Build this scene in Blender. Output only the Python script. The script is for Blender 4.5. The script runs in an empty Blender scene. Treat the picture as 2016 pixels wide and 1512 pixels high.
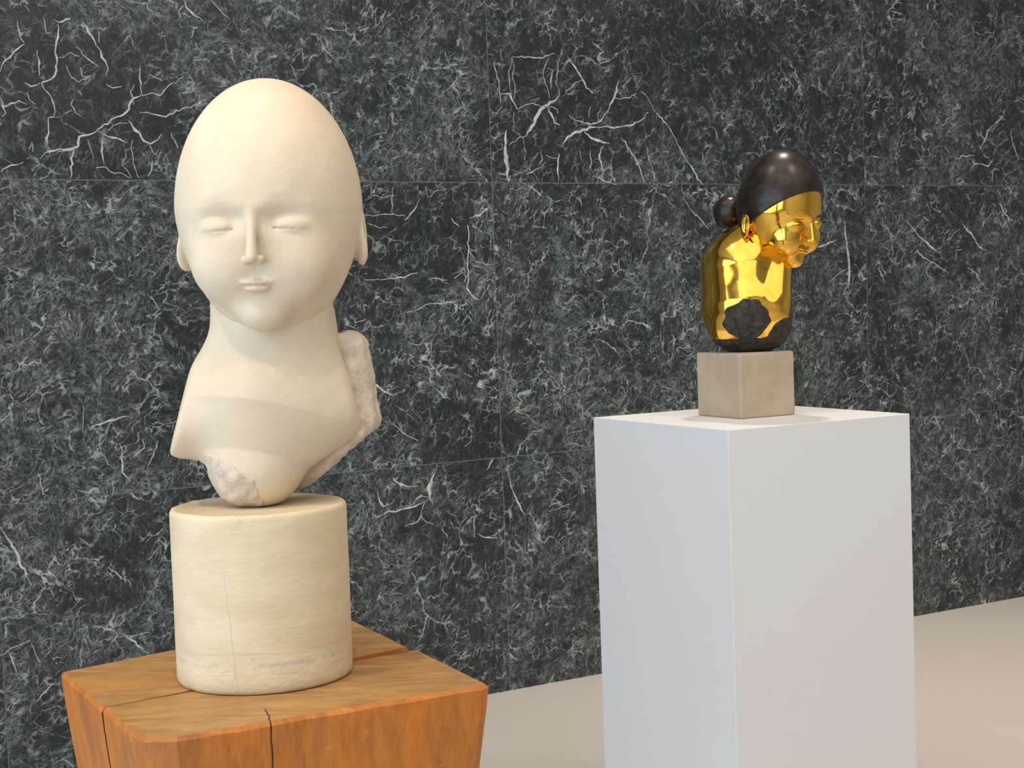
import bpy, math, random
import numpy as np
from mathutils import Matrix, Vector
S = bpy.context.scene
C = S.collection
rad = math.radians

# ------------------------------------------------------------------ camera
EYE = 1.45
cd = bpy.data.cameras.new('camera'); cd.sensor_width = 36; cd.lens = 3081.43 / 2016 * 36
cd.clip_start = 0.05; cd.clip_end = 60
cam = bpy.data.objects.new('camera', cd); C.objects.link(cam)
PITCH, ROLL = 0.0564, -0.0356
_fw = Vector((0, math.cos(PITCH), -math.sin(PITCH))); _up = Vector((0, math.sin(PITCH), math.cos(PITCH))); _rt = Vector((1, 0, 0))
_R = _rt * math.cos(ROLL) + _up * math.sin(ROLL); _U = _up * math.cos(ROLL) - _rt * math.sin(ROLL)
m = Matrix.Identity(4)
for i in range(3):
    m[i][0] = _R[i]; m[i][1] = _U[i]; m[i][2] = -_fw[i]
m[2][3] = EYE
cam.matrix_world = m
S.camera = cam

# ------------------------------------------------------------------ colour management, world
S.view_settings.view_transform = 'Standard'; S.view_settings.look = 'None'
S.view_settings.gamma = 1; S.view_settings.use_curve_mapping = False
S.view_settings.exposure = 0.0
w = bpy.data.worlds.new('world'); S.world = w; w.use_nodes = True
w.node_tree.nodes['Background'].inputs[0].default_value = (0.62, 0.78, 1.0, 1)
w.node_tree.nodes['Background'].inputs[1].default_value = 1.2

# room frame: local x runs along the marble wall, local -y towards the visitor
WTH = 0.5289
WORG = Vector((0, 5.716, 0))
def room(u, n, z=0.0):
    return Vector((WORG.x + u * math.cos(WTH) + n * -math.sin(WTH), WORG.y + u * math.sin(WTH) + n * math.cos(WTH), z))
ROOMM = Matrix.Translation(WORG) @ Matrix.Rotation(WTH, 4, 'Z')

def look(loc, tgt):
    return (Vector(tgt) - Vector(loc)).to_track_quat('-Z', 'Y').to_euler()
def area(name, loc, tgt, sx, sy, power, col, spread=180):
    l = bpy.data.lights.new(name, 'AREA'); l.shape = 'RECTANGLE'; l.size = sx; l.size_y = sy
    l.energy = power; l.color = col; l.spread = rad(spread)
    o = bpy.data.objects.new(name, l); C.objects.link(o); o.location = loc; o.rotation_euler = look(loc, tgt)
    return o
# daylight through the window wall on the left
area('window_daylight', room(-4.85, -4.6, 2.1), room(0, -4.2, 1.2), 6.0, 3.2, 105, (0.72, 0.86, 1.0))
# broad soft fill added below the gallery ceiling, not a fitting of the room
area('ceiling_fill', room(-1.0, -5.0, 4.1), room(-1.0, -5.0, 0), 6.0, 5.0, 112, (1.0, 0.91, 0.80))

# ------------------------------------------------------------------ helpers
def tag(o, label=None, cat=None, group=None, kind=None):
    if label: o['label'] = label
    if cat: o['category'] = cat
    if group: o['group'] = group
    if kind: o['kind'] = kind
    return o
def empty(name, loc, rz=0.0):
    o = bpy.data.objects.new(name, None); C.objects.link(o); o.location = loc; o.rotation_euler = (0, 0, rz)
    o.empty_display_size = 0.05
    return o
def mesh(name, verts, faces, mats, parent=None, smooth=False, fmat=None):
    me = bpy.data.meshes.new(name); me.from_pydata([tuple(v) for v in verts], [], [tuple(f) for f in faces]); me.update()
    if not isinstance(mats, (list, tuple)): mats = [mats]
    for q in mats: me.materials.append(q)
    if fmat is not None: me.polygons.foreach_set('material_index', np.array(fmat, dtype=np.int32))
    if smooth: me.polygons.foreach_set('use_smooth', np.ones(len(me.polygons), dtype=bool))
    o = bpy.data.objects.new(name, me); C.objects.link(o)
    if parent: o.parent = parent
    return o
def boxdata(x0, x1, y0, y1, z0, z1):
    v = [(x0, y0, z0), (x1, y0, z0), (x1, y1, z0), (x0, y1, z0), (x0, y0, z1), (x1, y0, z1), (x1, y1, z1), (x0, y1, z1)]
    f = [(0, 3, 2, 1), (4, 5, 6, 7), (0, 1, 5, 4), (1, 2, 6, 5), (2, 3, 7, 6), (3, 0, 4, 7)]
    return v, f
def bevel(o, w_, seg=3, ang=40):
    b = o.modifiers.new('bevel', 'BEVEL'); b.width = w_; b.segments = seg; b.limit_method = 'ANGLE'; b.angle_limit = rad(ang)
    b.harden_normals = False
    return o
def tube(name, pts, r, mat, parent=None, n=12):
    vs, fs = [], []
    pts = [Vector(p) for p in pts]
    for i, p in enumerate(pts):
        a = pts[max(i - 1, 0)]; b = pts[min(i + 1, len(pts) - 1)]
        q = (b - a).to_track_quat('Z', 'Y')
        rr = r[i] if isinstance(r, (list, tuple)) else r
        for k in range(n):
            t = 2 * math.pi * k / n
            vs.append(p + q @ Vector((rr * math.cos(t), rr * math.sin(t), 0)))
    for i in range(len(pts) - 1):
        for k in range(n):
            a = i * n + k; b = i * n + (k + 1) % n
            fs.append((a, b, b + n, a + n))
    fs.append(tuple(range(n - 1, -1, -1))); fs.append(tuple(range((len(pts) - 1) * n, len(pts) * n)))
    return mesh(name, vs, fs, mat, parent, smooth=True)

# ---- node helper
class NT:
    def __init__(s, name):
        s.m = bpy.data.materials.new(name); s.m.use_nodes = True; s.t = s.m.node_tree; s.n = s.t.nodes
        s.b = s.n['Principled BSDF']
    def add(s, typ, ins=None, **kw):
        nd = s.n.new(typ)
        for k, v in kw.items(): setattr(nd, k, v)
        if ins:
            for k, v in ins.items():
                if hasattr(v, 'node') and hasattr(v, 'is_output'): s.t.links.new(v, nd.inputs[k])
                else: nd.inputs[k].default_value = v
        return nd
    def math(s, op, a, b=0.0, c=0.0, clamp=False):
        return s.add('ShaderNodeMath', {0: a, 1: b, 2: c}, operation=op, use_clamp=clamp).outputs[0]
    def vm(s, op, a, b=(0, 0, 0)):
        return s.add('ShaderNodeVectorMath', {0: a, 1: b}, operation=op).outputs[0]
    def vscale(s, a, k):
        return s.add('ShaderNodeVectorMath', {0: a, 'Scale': k}, operation='SCALE').outputs[0]
    def noise(s, vec, scale, detail=2, rough=.5, dist=0.0, out='Fac'):
        nd = s.add('ShaderNodeTexNoise', {'Vector': vec, 'Scale': scale, 'Detail': detail, 'Roughness': rough, 'Distortion': dist})
        return nd.outputs[out]
    def ramp(s, x, lo, hi, a=0.0, b=1.0, smooth=True):
        return s.add('ShaderNodeMapRange', {'Value': x, 'From Min': lo, 'From Max': hi, 'To Min': a, 'To Max': b},
                     interpolation_type='SMOOTHSTEP' if smooth else 'LINEAR').outputs[0]
    def mix(s, fac, a, b, blend='MIX'):
        nd = s.add('ShaderNodeMix', data_type='RGBA', blend_type=blend)
        for idx, v in ((0, fac), (6, a), (7, b)):
            if hasattr(v, 'node') and hasattr(v, 'is_output'): s.t.links.new(v, nd.inputs[idx])
            else: nd.inputs[idx].default_value = v
        return nd.outputs[2]
    def vor(s, vec, scale, feature='DISTANCE_TO_EDGE', out='Distance', rnd=1.0):
        nd = s.add('ShaderNodeTexVoronoi', {'Vector': vec, 'Scale': scale, 'Randomness': rnd}, feature=feature)
        return nd.outputs[out]
    def link(s, out, inp):
        if isinstance(inp, str): inp = s.b.inputs[inp]
        s.t.links.new(out, inp)
    def bump(s, h, strength=.3, dist=.002):
        nd = s.add('ShaderNodeBump', {'Height': h, 'Strength': strength, 'Distance': dist}); s.link(nd.outputs[0], 'Normal')
    def obj(s): return s.add('ShaderNodeTexCoord').outputs['Object']
    def set(s, **kw):
        for k, v in kw.items(): s.b.inputs[k.replace('_', ' ')].default_value = v
        return s
def plain(name, col, rough=.5, metal=0.0, em=None, es=0.0):
    q = NT(name); q.b.inputs['Base Color'].default_value = (*col, 1); q.b.inputs['Roughness'].default_value = rough; q.b.inputs['Metallic'].default_value = metal
    if em: q.b.inputs['Emission Color'].default_value = (*em, 1); q.b.inputs['Emission Strength'].default_value = es
    return q.m

# ------------------------------------------------------------------ materials
CALM = [(.32, 2.08, .40, .24), (-1.48, 2.12, .34, .26), (-.33, 1.66, .30, .20), (-.22, .95, .22, .16), (.9, 2.4, .4, .2)]
RICH = [(-1.62, 1.40, .22, .20), (2.25, .62, .36, .26), (-1.78, .72, .14, .26)]
def mat_marble():
    q = NT('green_marble')
    P0 = q.obj()
    seed = q.add('ShaderNodeAttribute', attribute_name='slab_seed').outputs['Fac']
    off = q.add('ShaderNodeCombineXYZ', {'X': q.math('MULTIPLY', seed, 3.7), 'Y': q.math('MULTIPLY', seed, 1.9), 'Z': q.math('MULTIPLY', seed, 5.3)}).outputs[0]
    P = q.vm('ADD', P0, off)
    def warp(v, sc, amp, det=2):
        c = q.vm('SUBTRACT', q.noise(v, sc, det, .55, out='Color'), (.5, .5, .5))
        return q.vm('ADD', v, q.vscale(c, amp))
    P1 = warp(P, 5.0, .14)
    P2 = warp(P1, 24.0, .05, 3)
    # large soft zoning: calm dark areas against busy grey areas
    zone = q.noise(P1, 2.3, 3, .55)
    zone2 = q.noise(q.vm('ADD', P1, (7.3, 1.1, 4.2)), 5.5, 2, .5)
    busy = q.ramp(q.math('ADD', q.math('MULTIPLY', zone, .6), q.math('MULTIPLY', zone2, .4)), .43, .58)
    def zone_at(u, z, ru, rz):      # soft elliptical region of the stone around a point of the wall
        d = q.vm('MULTIPLY', q.vm('SUBTRACT', P0, (u, 0, z)), (1 / ru, 0, 1 / rz))
        ln = q.add('ShaderNodeVectorMath', {0: d}, operation='LENGTH').outputs['Value']
        ln = q.math('ADD', ln, q.math('MULTIPLY', q.math('SUBTRACT', zone2, .5), 1.6))
        return q.ramp(ln, 1.15, .75)
    calm = None
    for zz in CALM:
        z_ = zone_at(*zz); calm = z_ if calm is None else q.math('MAXIMUM', calm, z_)
    rich = None
    for zz in RICH:
        z_ = zone_at(*zz); rich = z_ if rich is None else q.math('MAXIMUM', rich, z_)
    busy = q.math('MAXIMUM', busy, rich)
    busy = q.math('MULTIPLY', busy, q.ramp(calm, 0, 1, 1, .12))
    # fine crinkled veins: level lines of a warped noise, broken up
    def lines(vec, sc, wd, det=2, rg=.5):
        n = q.noise(vec, sc, det, rg)
        d = q.math('ABSOLUTE', q.math('SUBTRACT', n, .5))
        return q.ramp(d, 0.0, wd, 1.0, 0.0, smooth=False)
    brk = q.noise(P2, 30.0, 2, .5)
    brkA = q.ramp(brk, .42, .60)
    # anisotropic frames: streaks lean one way in one place and another way elsewhere
    st1 = q.vm('MULTIPLY', P2, (1.7, 1.0, .85))
    rot = q.add('ShaderNodeVectorRotate', {'Vector': P2, 'Axis': (0, 1, 0), 'Angle': 0.75}, rotation_type='AXIS_ANGLE').outputs[0]
    st2 = q.vm('MULTIPLY', rot, (.75, 1.0, 1.8))
    l1 = lines(st1, 30, .034, 3, .6)
    l2 = lines(q.vm('ADD', st2, (3, 3, 3)), 24, .032, 3, .6)
    l3 = lines(q.vm('ADD', P2, (9, 2, 5)), 62, .05, 2, .55)
    thick = q.ramp(q.noise(q.vm('ADD', P, (3, 6, 6)), 34.0, 2, .6), .35, .68, .35, 1.7)
    def edge(vec, sc, wd):
        return q.ramp(q.math('DIVIDE', q.vor(vec, sc), thick), 0.0, wd, 1, 0, False)
    v1 = edge(st1, 30, .060)
    v2 = edge(st2, 19, .045)
    v3 = edge(P2, 8.5, .026)
    mv2 = q.ramp(q.noise(q.vm('ADD', P, (1, 8, 2)), 11.0, 2, .6), .46, .56)
    mv3 = q.ramp(q.noise(q.vm('ADD', P, (4, 4, 9)), 6.0, 2, .6), .50, .60)
    brkB = q.ramp(q.noise(q.vm('ADD', P2, (2, 7, 2)), 26.0, 2, .5), .45, .58)
    fine = q.math('MAXIMUM', q.math('MULTIPLY', l1, brkA), q.math('MULTIPLY', l2, brkB))
    fine = q.math('MAXIMUM', fine, q.math('MULTIPLY', l3, .38))
    fine = q.math('MULTIPLY', fine, q.ramp(busy, 0, 1, .30, .90))
    mid = q.math('MAXIMUM', q.math('MULTIPLY', v1, q.math('MULTIPLY', brkB, .55)), q.math('MULTIPLY', v2, mv2))
    big = q.math('MULTIPLY', v3, mv3)
    vein = q.math('MAXIMUM', q.math('MAXIMUM', q.math('MULTIPLY', fine, .56), q.math('MULTIPLY', mid, .80)), big)
    # flecks
    fl = q.ramp(q.noise(q.vm('ADD', P2, (5, 5, 1)), 46.0, 3, .65), .665, .76)
    vein = q.math('MAXIMUM', vein, q.math('MULTIPLY', fl, .62))
    vein = q.math('MULTIPLY', vein, q.ramp(calm, 0, 1, 1, .55))
    fuzz = q.math('MULTIPLY', q.ramp(q.noise(P2, 75, 4, .7), .35, .75), q.ramp(busy, 0, 1, .22, 1))
    hue = q.noise(q.vm('ADD', P, (8, 1, 3)), 7.0, 3, .6)
    dark = q.mix(q.ramp(hue, .38, .62), (.0065, .0150, .0145, 1), (.0145, .0155, .019, 1))
    grey = q.mix(q.ramp(hue, .36, .64), (.070, .102, .096, 1), (.098, .102, .100, 1))
    base = q.mix(q.math('MULTIPLY', fuzz, .45), dark, grey)
    vc = q.mix(q.ramp(q.noise(P, 20, 2, .6), .4, .65), (.34, .42, .40, 1), (.56, .58, .54, 1))
    col = q.mix(vein, base, vc)
    q.link(col, 'Base Color')
    q.set(Roughness=.38); q.b.inputs['Specular IOR Level'].default_value = .45
    return q.m
M_MARBLE = mat_marble()
M_VEIN = None
def mat_vein():
    q = NT('marble_vein')
    n = q.noise(q.obj(), 55, 3, .6)
    q.link(q.mix(q.ramp(n, .35, .65), (.34, .38, .36, 1), (.66, .66, .61, 1)), 'Base Color')
    q.set(Roughness=.42)
    return q.m
M_VEIN = mat_vein()
M_GROUT = plain('slab_joint', (.155, .16, .155), .7)

def mat_floor():
    q = NT('pale_floor'); o = q.obj()
    n = q.noise(o, 1.3, 2, .5)
    q.link(q.mix(n, (.69, .625, .555, 1), (.74, .67, .595, 1)), 'Base Color')
    q.set(Roughness=.5)
    q.bump(q.noise(o, 220, 2, .5), .05, .001)
    return q.m
M_FLOOR = mat_floor()
def mat_paint(name, c, r=.6):
    q = NT(name); o = q.obj()
    q.link(q.mix(q.noise(o, 3, 2, .5), (*[k * .985 for k in c], 1), (*c, 1)), 'Base Color'); q.set(Roughness=r)
    q.bump(q.noise(o, 420, 2, .6), .08, .0006)
    return q.m
M_PLINTH = mat_paint('white_plinth_paint', (.80, .79, .775), .55)
M_WALLP = mat_paint('gallery_wall_paint', (.72, .70, .67), .8)
M_CEIL = mat_paint('ceiling_paint', (.75, .74, .72), .8)
M_METAL = plain('dark_window_metal', (.05, .05, .055), .4, .8)
M_LAMP = plain('lamp_lens', (1, .95, .85), .4, 0, (1, .86, .66), 14)
M_CAN = plain('lamp_can', (.7, .7, .7), .5)

def mat_plaster():
    q = NT('warm_plaster'); o = q.obj()
    n = q.noise(o, 9, 4, .62); n2 = q.noise(q.vm('MULTIPLY', o, (1, 1, 3)), 28, 3, .6)
    c = q.mix(q.ramp(n, .35, .68), (.645, .520, .365, 1), (.735, .605, .440, 1))
    c = q.mix(q.math('MULTIPLY', q.ramp(n2, .55, .75), .25), c, (.58, .48, .35, 1))
    q.link(c, 'Base Color'); q.set(Roughness=.62)
    q.b.inputs['Subsurface Weight'].default_value = .0
    q.bump(q.math('ADD', q.noise(o, 260, 3, .6), q.math('MULTIPLY', q.noise(q.vm('MULTIPLY', o, (1, 1, 2)), 35, 4, .6), 1.2)), .28, .0014)
    return q.m
M_PLASTER = mat_plaster()
def mat_rough_plaster():
    q = NT('chipped_plaster'); o = q.obj()
    n = q.noise(o, 60, 4, .65)
    q.link(q.mix(q.ramp(n, .3, .7), (.57, .46, .34, 1), (.73, .61, .47, 1)), 'Base Color'); q.set(Roughness=.8)
    q.bump(q.noise(o, 90, 5, .7, 1.0), .75, .004)
    return q.m
M_CHIP = mat_rough_plaster()
def mat_drum():
    q = NT('cast_plaster_drum'); o = q.obj()
    sep = q.add('ShaderNodeSeparateXYZ', {0: o})
    n = q.noise(q.vm('MULTIPLY', o, (1, 1, 2.2)), 14, 4, .6)
    c = q.mix(q.ramp(n, .35, .7), (.645, .510, .320, 1), (.72, .585, .385, 1))
    # faint tide line near the foot
    wob = q.math('ADD', sep.outputs[2], q.math('MULTIPLY', q.math('SUBTRACT', q.noise(o, 22, 3, .6), .5), .010))
    d = q.math('ABSOLUTE', q.math('SUBTRACT', wob, .030))
    band = q.math('MULTIPLY', q.ramp(d, 0, .0045, 1, 0), q.ramp(q.noise(o, 60, 3, .7), .38, .62))
    c = q.mix(q.math('MULTIPLY', band, .5), c, (.36, .36, .31, 1))
    d2 = q.math('ABSOLUTE', q.math('SUBTRACT', wob, .041))
    c = q.mix(q.math('MULTIPLY', q.ramp(d2, 0, .0015, .28, 0), 1.0), c, (.35, .34, .30, 1))
    # hairline crack down the face
    wx = q.math('ADD', sep.outputs[0], q.math('MULTIPLY', q.math('SUBTRACT', q.noise(o, 30, 3, .6), .5), .006))
    wx = q.math('ADD', wx, q.math('MULTIPLY', sep.outputs[2], .08))
    crack = q.math('MULTIPLY', q.ramp(q.math('ABSOLUTE', q.math('SUBTRACT', wx, -.013)), 0, .0008, 1, 0), q.ramp(sep.outputs[2], .13, .10))
    c = q.mix(q.math('MULTIPLY', crack, .6), c, (.42, .36, .27, 1))
    c = q.mix(q.math('MULTIPLY', q.ramp(q.noise(o, 130, 3, .7), .64, .72), .35), c, (.40, .33, .22, 1))
    q.link(c, 'Base Color'); q.set(Roughness=.66)
    low = q.ramp(sep.outputs[2], .045, .015)
    h = q.math('ADD', q.math('MULTIPLY', q.noise(o, 70, 5, .7), q.ramp(low, 0, 1, .35, 1)), q.math('MULTIPLY', q.noise(q.vm('MULTIPLY', o, (1, 1, 5)), 50, 3, .6), .25))
    q.bump(h, .6, .0032)
    return q.m
M_DRUM = mat_drum()

def mat_wood(name, axis):
    # axis 'top' = end grain with rings, 'side' = upright streaks
    q = NT(name); o = q.obj()
    if axis == 'top':
        w_ = q.vm('ADD', o, q.vscale(q.vm('SUBTRACT', q.noise(o, 9, 3, .6, out='Color'), (.5, .5, .5)), .05))
        ln = q.add('ShaderNodeVectorMath', {0: q.vm('SUBTRACT', w_, (.02, .05, 0)), }, operation='LENGTH').outputs['Value']
        ring = q.noise(q.add('ShaderNodeCombineXYZ', {'X': q.math('MULTIPLY', ln, 90)}).outputs[0], 1.0, 3, .6)
        streak = q.noise(q.vm('MULTIPLY', w_, (14, 75, 12)), 1.0, 4, .7)
        g = q.math('ADD', q.math('MULTIPLY', ring, .35), q.math('MULTIPLY', streak, .65))
        c = q.mix(q.ramp(g, .36, .66), (.31, .155, .048, 1), (.48, .265, .088, 1))
        big = q.noise(o, 7, 3, .6)
        c = q.mix(q.math('MULTIPLY', q.ramp(big, .52, .72), .55), c, (.56, .225, .050, 1))
        c = q.mix(q.math('MULTIPLY', q.ramp(big, .47, .30), .5), c, (.27, .17, .085, 1))
    else:
        w_ = q.vm('ADD', o, q.vscale(q.vm('SUBTRACT', q.noise(o, 7, 2, .5, out='Color'), (.5, .5, .5)), .03))
        g = q.noise(q.vm('MULTIPLY', w_, (110, 110, 22)), 1.0, 5, .75)
        big = q.noise(q.vm('MULTIPLY', w_, (16, 16, 7)), 1.0, 4, .65)
        c = q.mix(q.ramp(g, .30, .72), (.40, .125, .019, 1), (.56, .195, .034, 1))
        c = q.mix(q.math('MULTIPLY', q.ramp(big, .50, .68), .7), c, (.68, .185, .018, 1))
        c = q.mix(q.math('MULTIPLY', q.ramp(big, .48, .34), .65), c, (.33, .115, .034, 1))
    c = q.mix(q.math('MULTIPLY', q.ramp(q.noise(o, 45, 3, .7), .62, .75), .35), c, (.62, .40, .17, 1))
    # drying crack across the front edge
    sp = q.add('ShaderNodeSeparateXYZ', {0: o})
    ln_ = q.math('ADD', q.math('ADD', sp.outputs[0], q.math('MULTIPLY', sp.outputs[1], .28)), q.math('MULTIPLY', q.math('SUBTRACT', q.noise(o, 45, 2, .6), .5), .005))
    ck = q.math('MULTIPLY', q.ramp(q.math('ABSOLUTE', q.math('SUBTRACT', ln_, -.0160)), .0004, .0013, 1, 0), q.ramp(sp.outputs[1], -.148, -.165))
    c = q.mix(ck, c, (.03, .014, .008, 1))
    q.link(c, 'Base Color'); q.set(Roughness=.5)
    q.b.inputs['Specular IOR Level'].default_value = .35
    q.bump(q.math('ADD', g, q.math('MULTIPLY', q.noise(o, 90, 3, .6), .5)), .3, .0018)
    return q.m
M_WTOP = mat_wood('oak_end_grain', 'top'); M_WSIDE = mat_wood('oak_long_grain', 'side')
M_CRACK_SHADE = plain('crack_shade', (.045, .022, .012), .9)  # shade inside the split, painted on crack walls and core
def mat_limestone():
    q = NT('grey_limestone'); o = q.obj()
    n = q.noise(o, 14, 4, .6)
    c = q.mix(q.ramp(n, .35, .68), (.46, .355, .245, 1), (.53, .415, .29, 1))
    c = q.mix(q.math('MULTIPLY', q.ramp(q.noise(o, 160, 3, .7), .62, .74), .4), c, (.26, .215, .17, 1))
    q.link(c, 'Base Color'); q.set(Roughness=.85); q.bump(q.noise(o, 130, 4, .65), .35, .0015)
    return q.m
M_LIME = mat_limestone()
def mat_gold():
    q = NT('polished_bronze'); o = q.obj()
    n = q.noise(o, 26, 3, .6)
    q.link(q.mix(q.ramp(n, .3, .7), (.90, .48, .055, 1), (.98, .60, .11, 1)), 'Base Color')
    q.set(Metallic=1.0, Roughness=.09)
    q.link(q.ramp(q.noise(o, 60, 3, .6), .3, .8, .05, .15), 'Roughness')
    return q.m
M_GOLD = mat_gold()
def mat_patina():
    q = NT('dark_patina'); o = q.obj()
    n = q.noise(o, 45, 4, .65)
    q.link(q.mix(q.ramp(n, .35, .7), (.016, .012, .009, 1), (.045, .030, .020, 1)), 'Base Color')
    q.set(Metallic=.35, Roughness=.32); q.bump(q.noise(o, 160, 3, .6), .12, .0008)
    return q.m
M_PATINA = mat_patina()
def mat_rough_bronze():
    q = NT('rough_cast_bronze'); o = q.obj()
    n = q.noise(o, 70, 5, .7)
    q.link(q.mix(q.ramp(n, .35, .7), (.020, .018, .014, 1), (.085, .072, .050, 1)), 'Base Color')
    q.set(Metallic=.2, Roughness=.75); q.bump(q.noise(o, 110, 5, .7, 1.0), .8, .003)
    return q.m
M_RBRONZE = mat_rough_bronze()

# ------------------------------------------------------------------ setting
def slab_wall():
    u0, u1 = -5.0, 6.0; gap = .0015
    cols = [-.054 + 1.8004 * k for k in range(-3, 5)]; cols = [u0] + [c for c in cols if u0 + .05 < c < u1 - .05] + [u1]
    rows = [0.0, .862, 1.860, 2.858, 3.856, 4.2]
    vs, fs, fm, seeds = [], [], [], []
    k = 0
    for i in range(len(cols) - 1):
        for j in range(len(rows) - 1):
            v, f = boxdata(cols[i] + gap, cols[i + 1] - gap, 0, .03, rows[j] + (gap if j else 0), rows[j + 1] - gap)
            b = len(vs); vs += v; fs += [tuple(a + b for a in t) for t in f]; fm += [0] * 6
            seeds += [1.0 + .371 * i + 1.17 * j] * 6
    v, f = boxdata(u0, u1, .0002, .12, 0, 4.2); b = len(vs); vs += v; fs += [tuple(a + b for a in t) for t in f]; fm += [1] * 6; seeds += [0] * 6
    nslab = len(fs)
    # the broad pale veins, laid as thin ragged inlays in the face of the slabs
    rnd = random.Random(4)
    for pl in VEINS:
        pts = [Vector((a, 0, b + EYE)) for a, b in pl[1]]
        # subdivide with jitter
        P = []
        for a, b2 in zip(pts[:-1], pts[1:]):
            n = max(1, int((b2 - a).length / .012))
            for q in range(n):
                t = q / n; p = a.lerp(b2, t); p += Vector((rnd.uniform(-1, 1), 0, rnd.uniform(-1, 1))) * .0034
                P.append(p)
        P.append(pts[-1]); N = len(P)
        w0 = pl[0]; base = len(vs); ww = w0
        for q, p in enumerate(P):
            a = P[max(q - 1, 0)]; b2 = P[min(q + 1, N - 1)]; d = (b2 - a); d.normalize(); nn = Vector((-d.z, 0, d.x))
            ww += rnd.uniform(-.35, .35) * w0; ww = min(max(ww, .45 * w0), 1.7 * w0)
            e = min(1, min(q, N - 1 - q) / 3.0); h = max(.0010, ww * (.25 + .75 * e) * .70)
            vs.append(tuple(p + nn * h + Vector((0, -.0004, 0)))); vs.append(tuple(p - nn * h * rnd.uniform(.6, 1.3) + Vector((0, -.0004, 0))))
        for q in range(N - 1):
            fs.append((base + 2 * q, base + 2 * q + 2, base + 2 * q + 3, base + 2 * q + 1)); fm.append(2); seeds.append(0)
    o = mesh('wall_back', vs, fs, [M_MARBLE, M_GROUT, M_VEIN], fmat=fm)
    at = o.data.attributes.new('slab_seed', 'FLOAT', 'FACE'); at.data.foreach_set('value', np.array(seeds, dtype=np.float32))
    o.matrix_world = ROOMM; tag(o, kind='structure')
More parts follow.
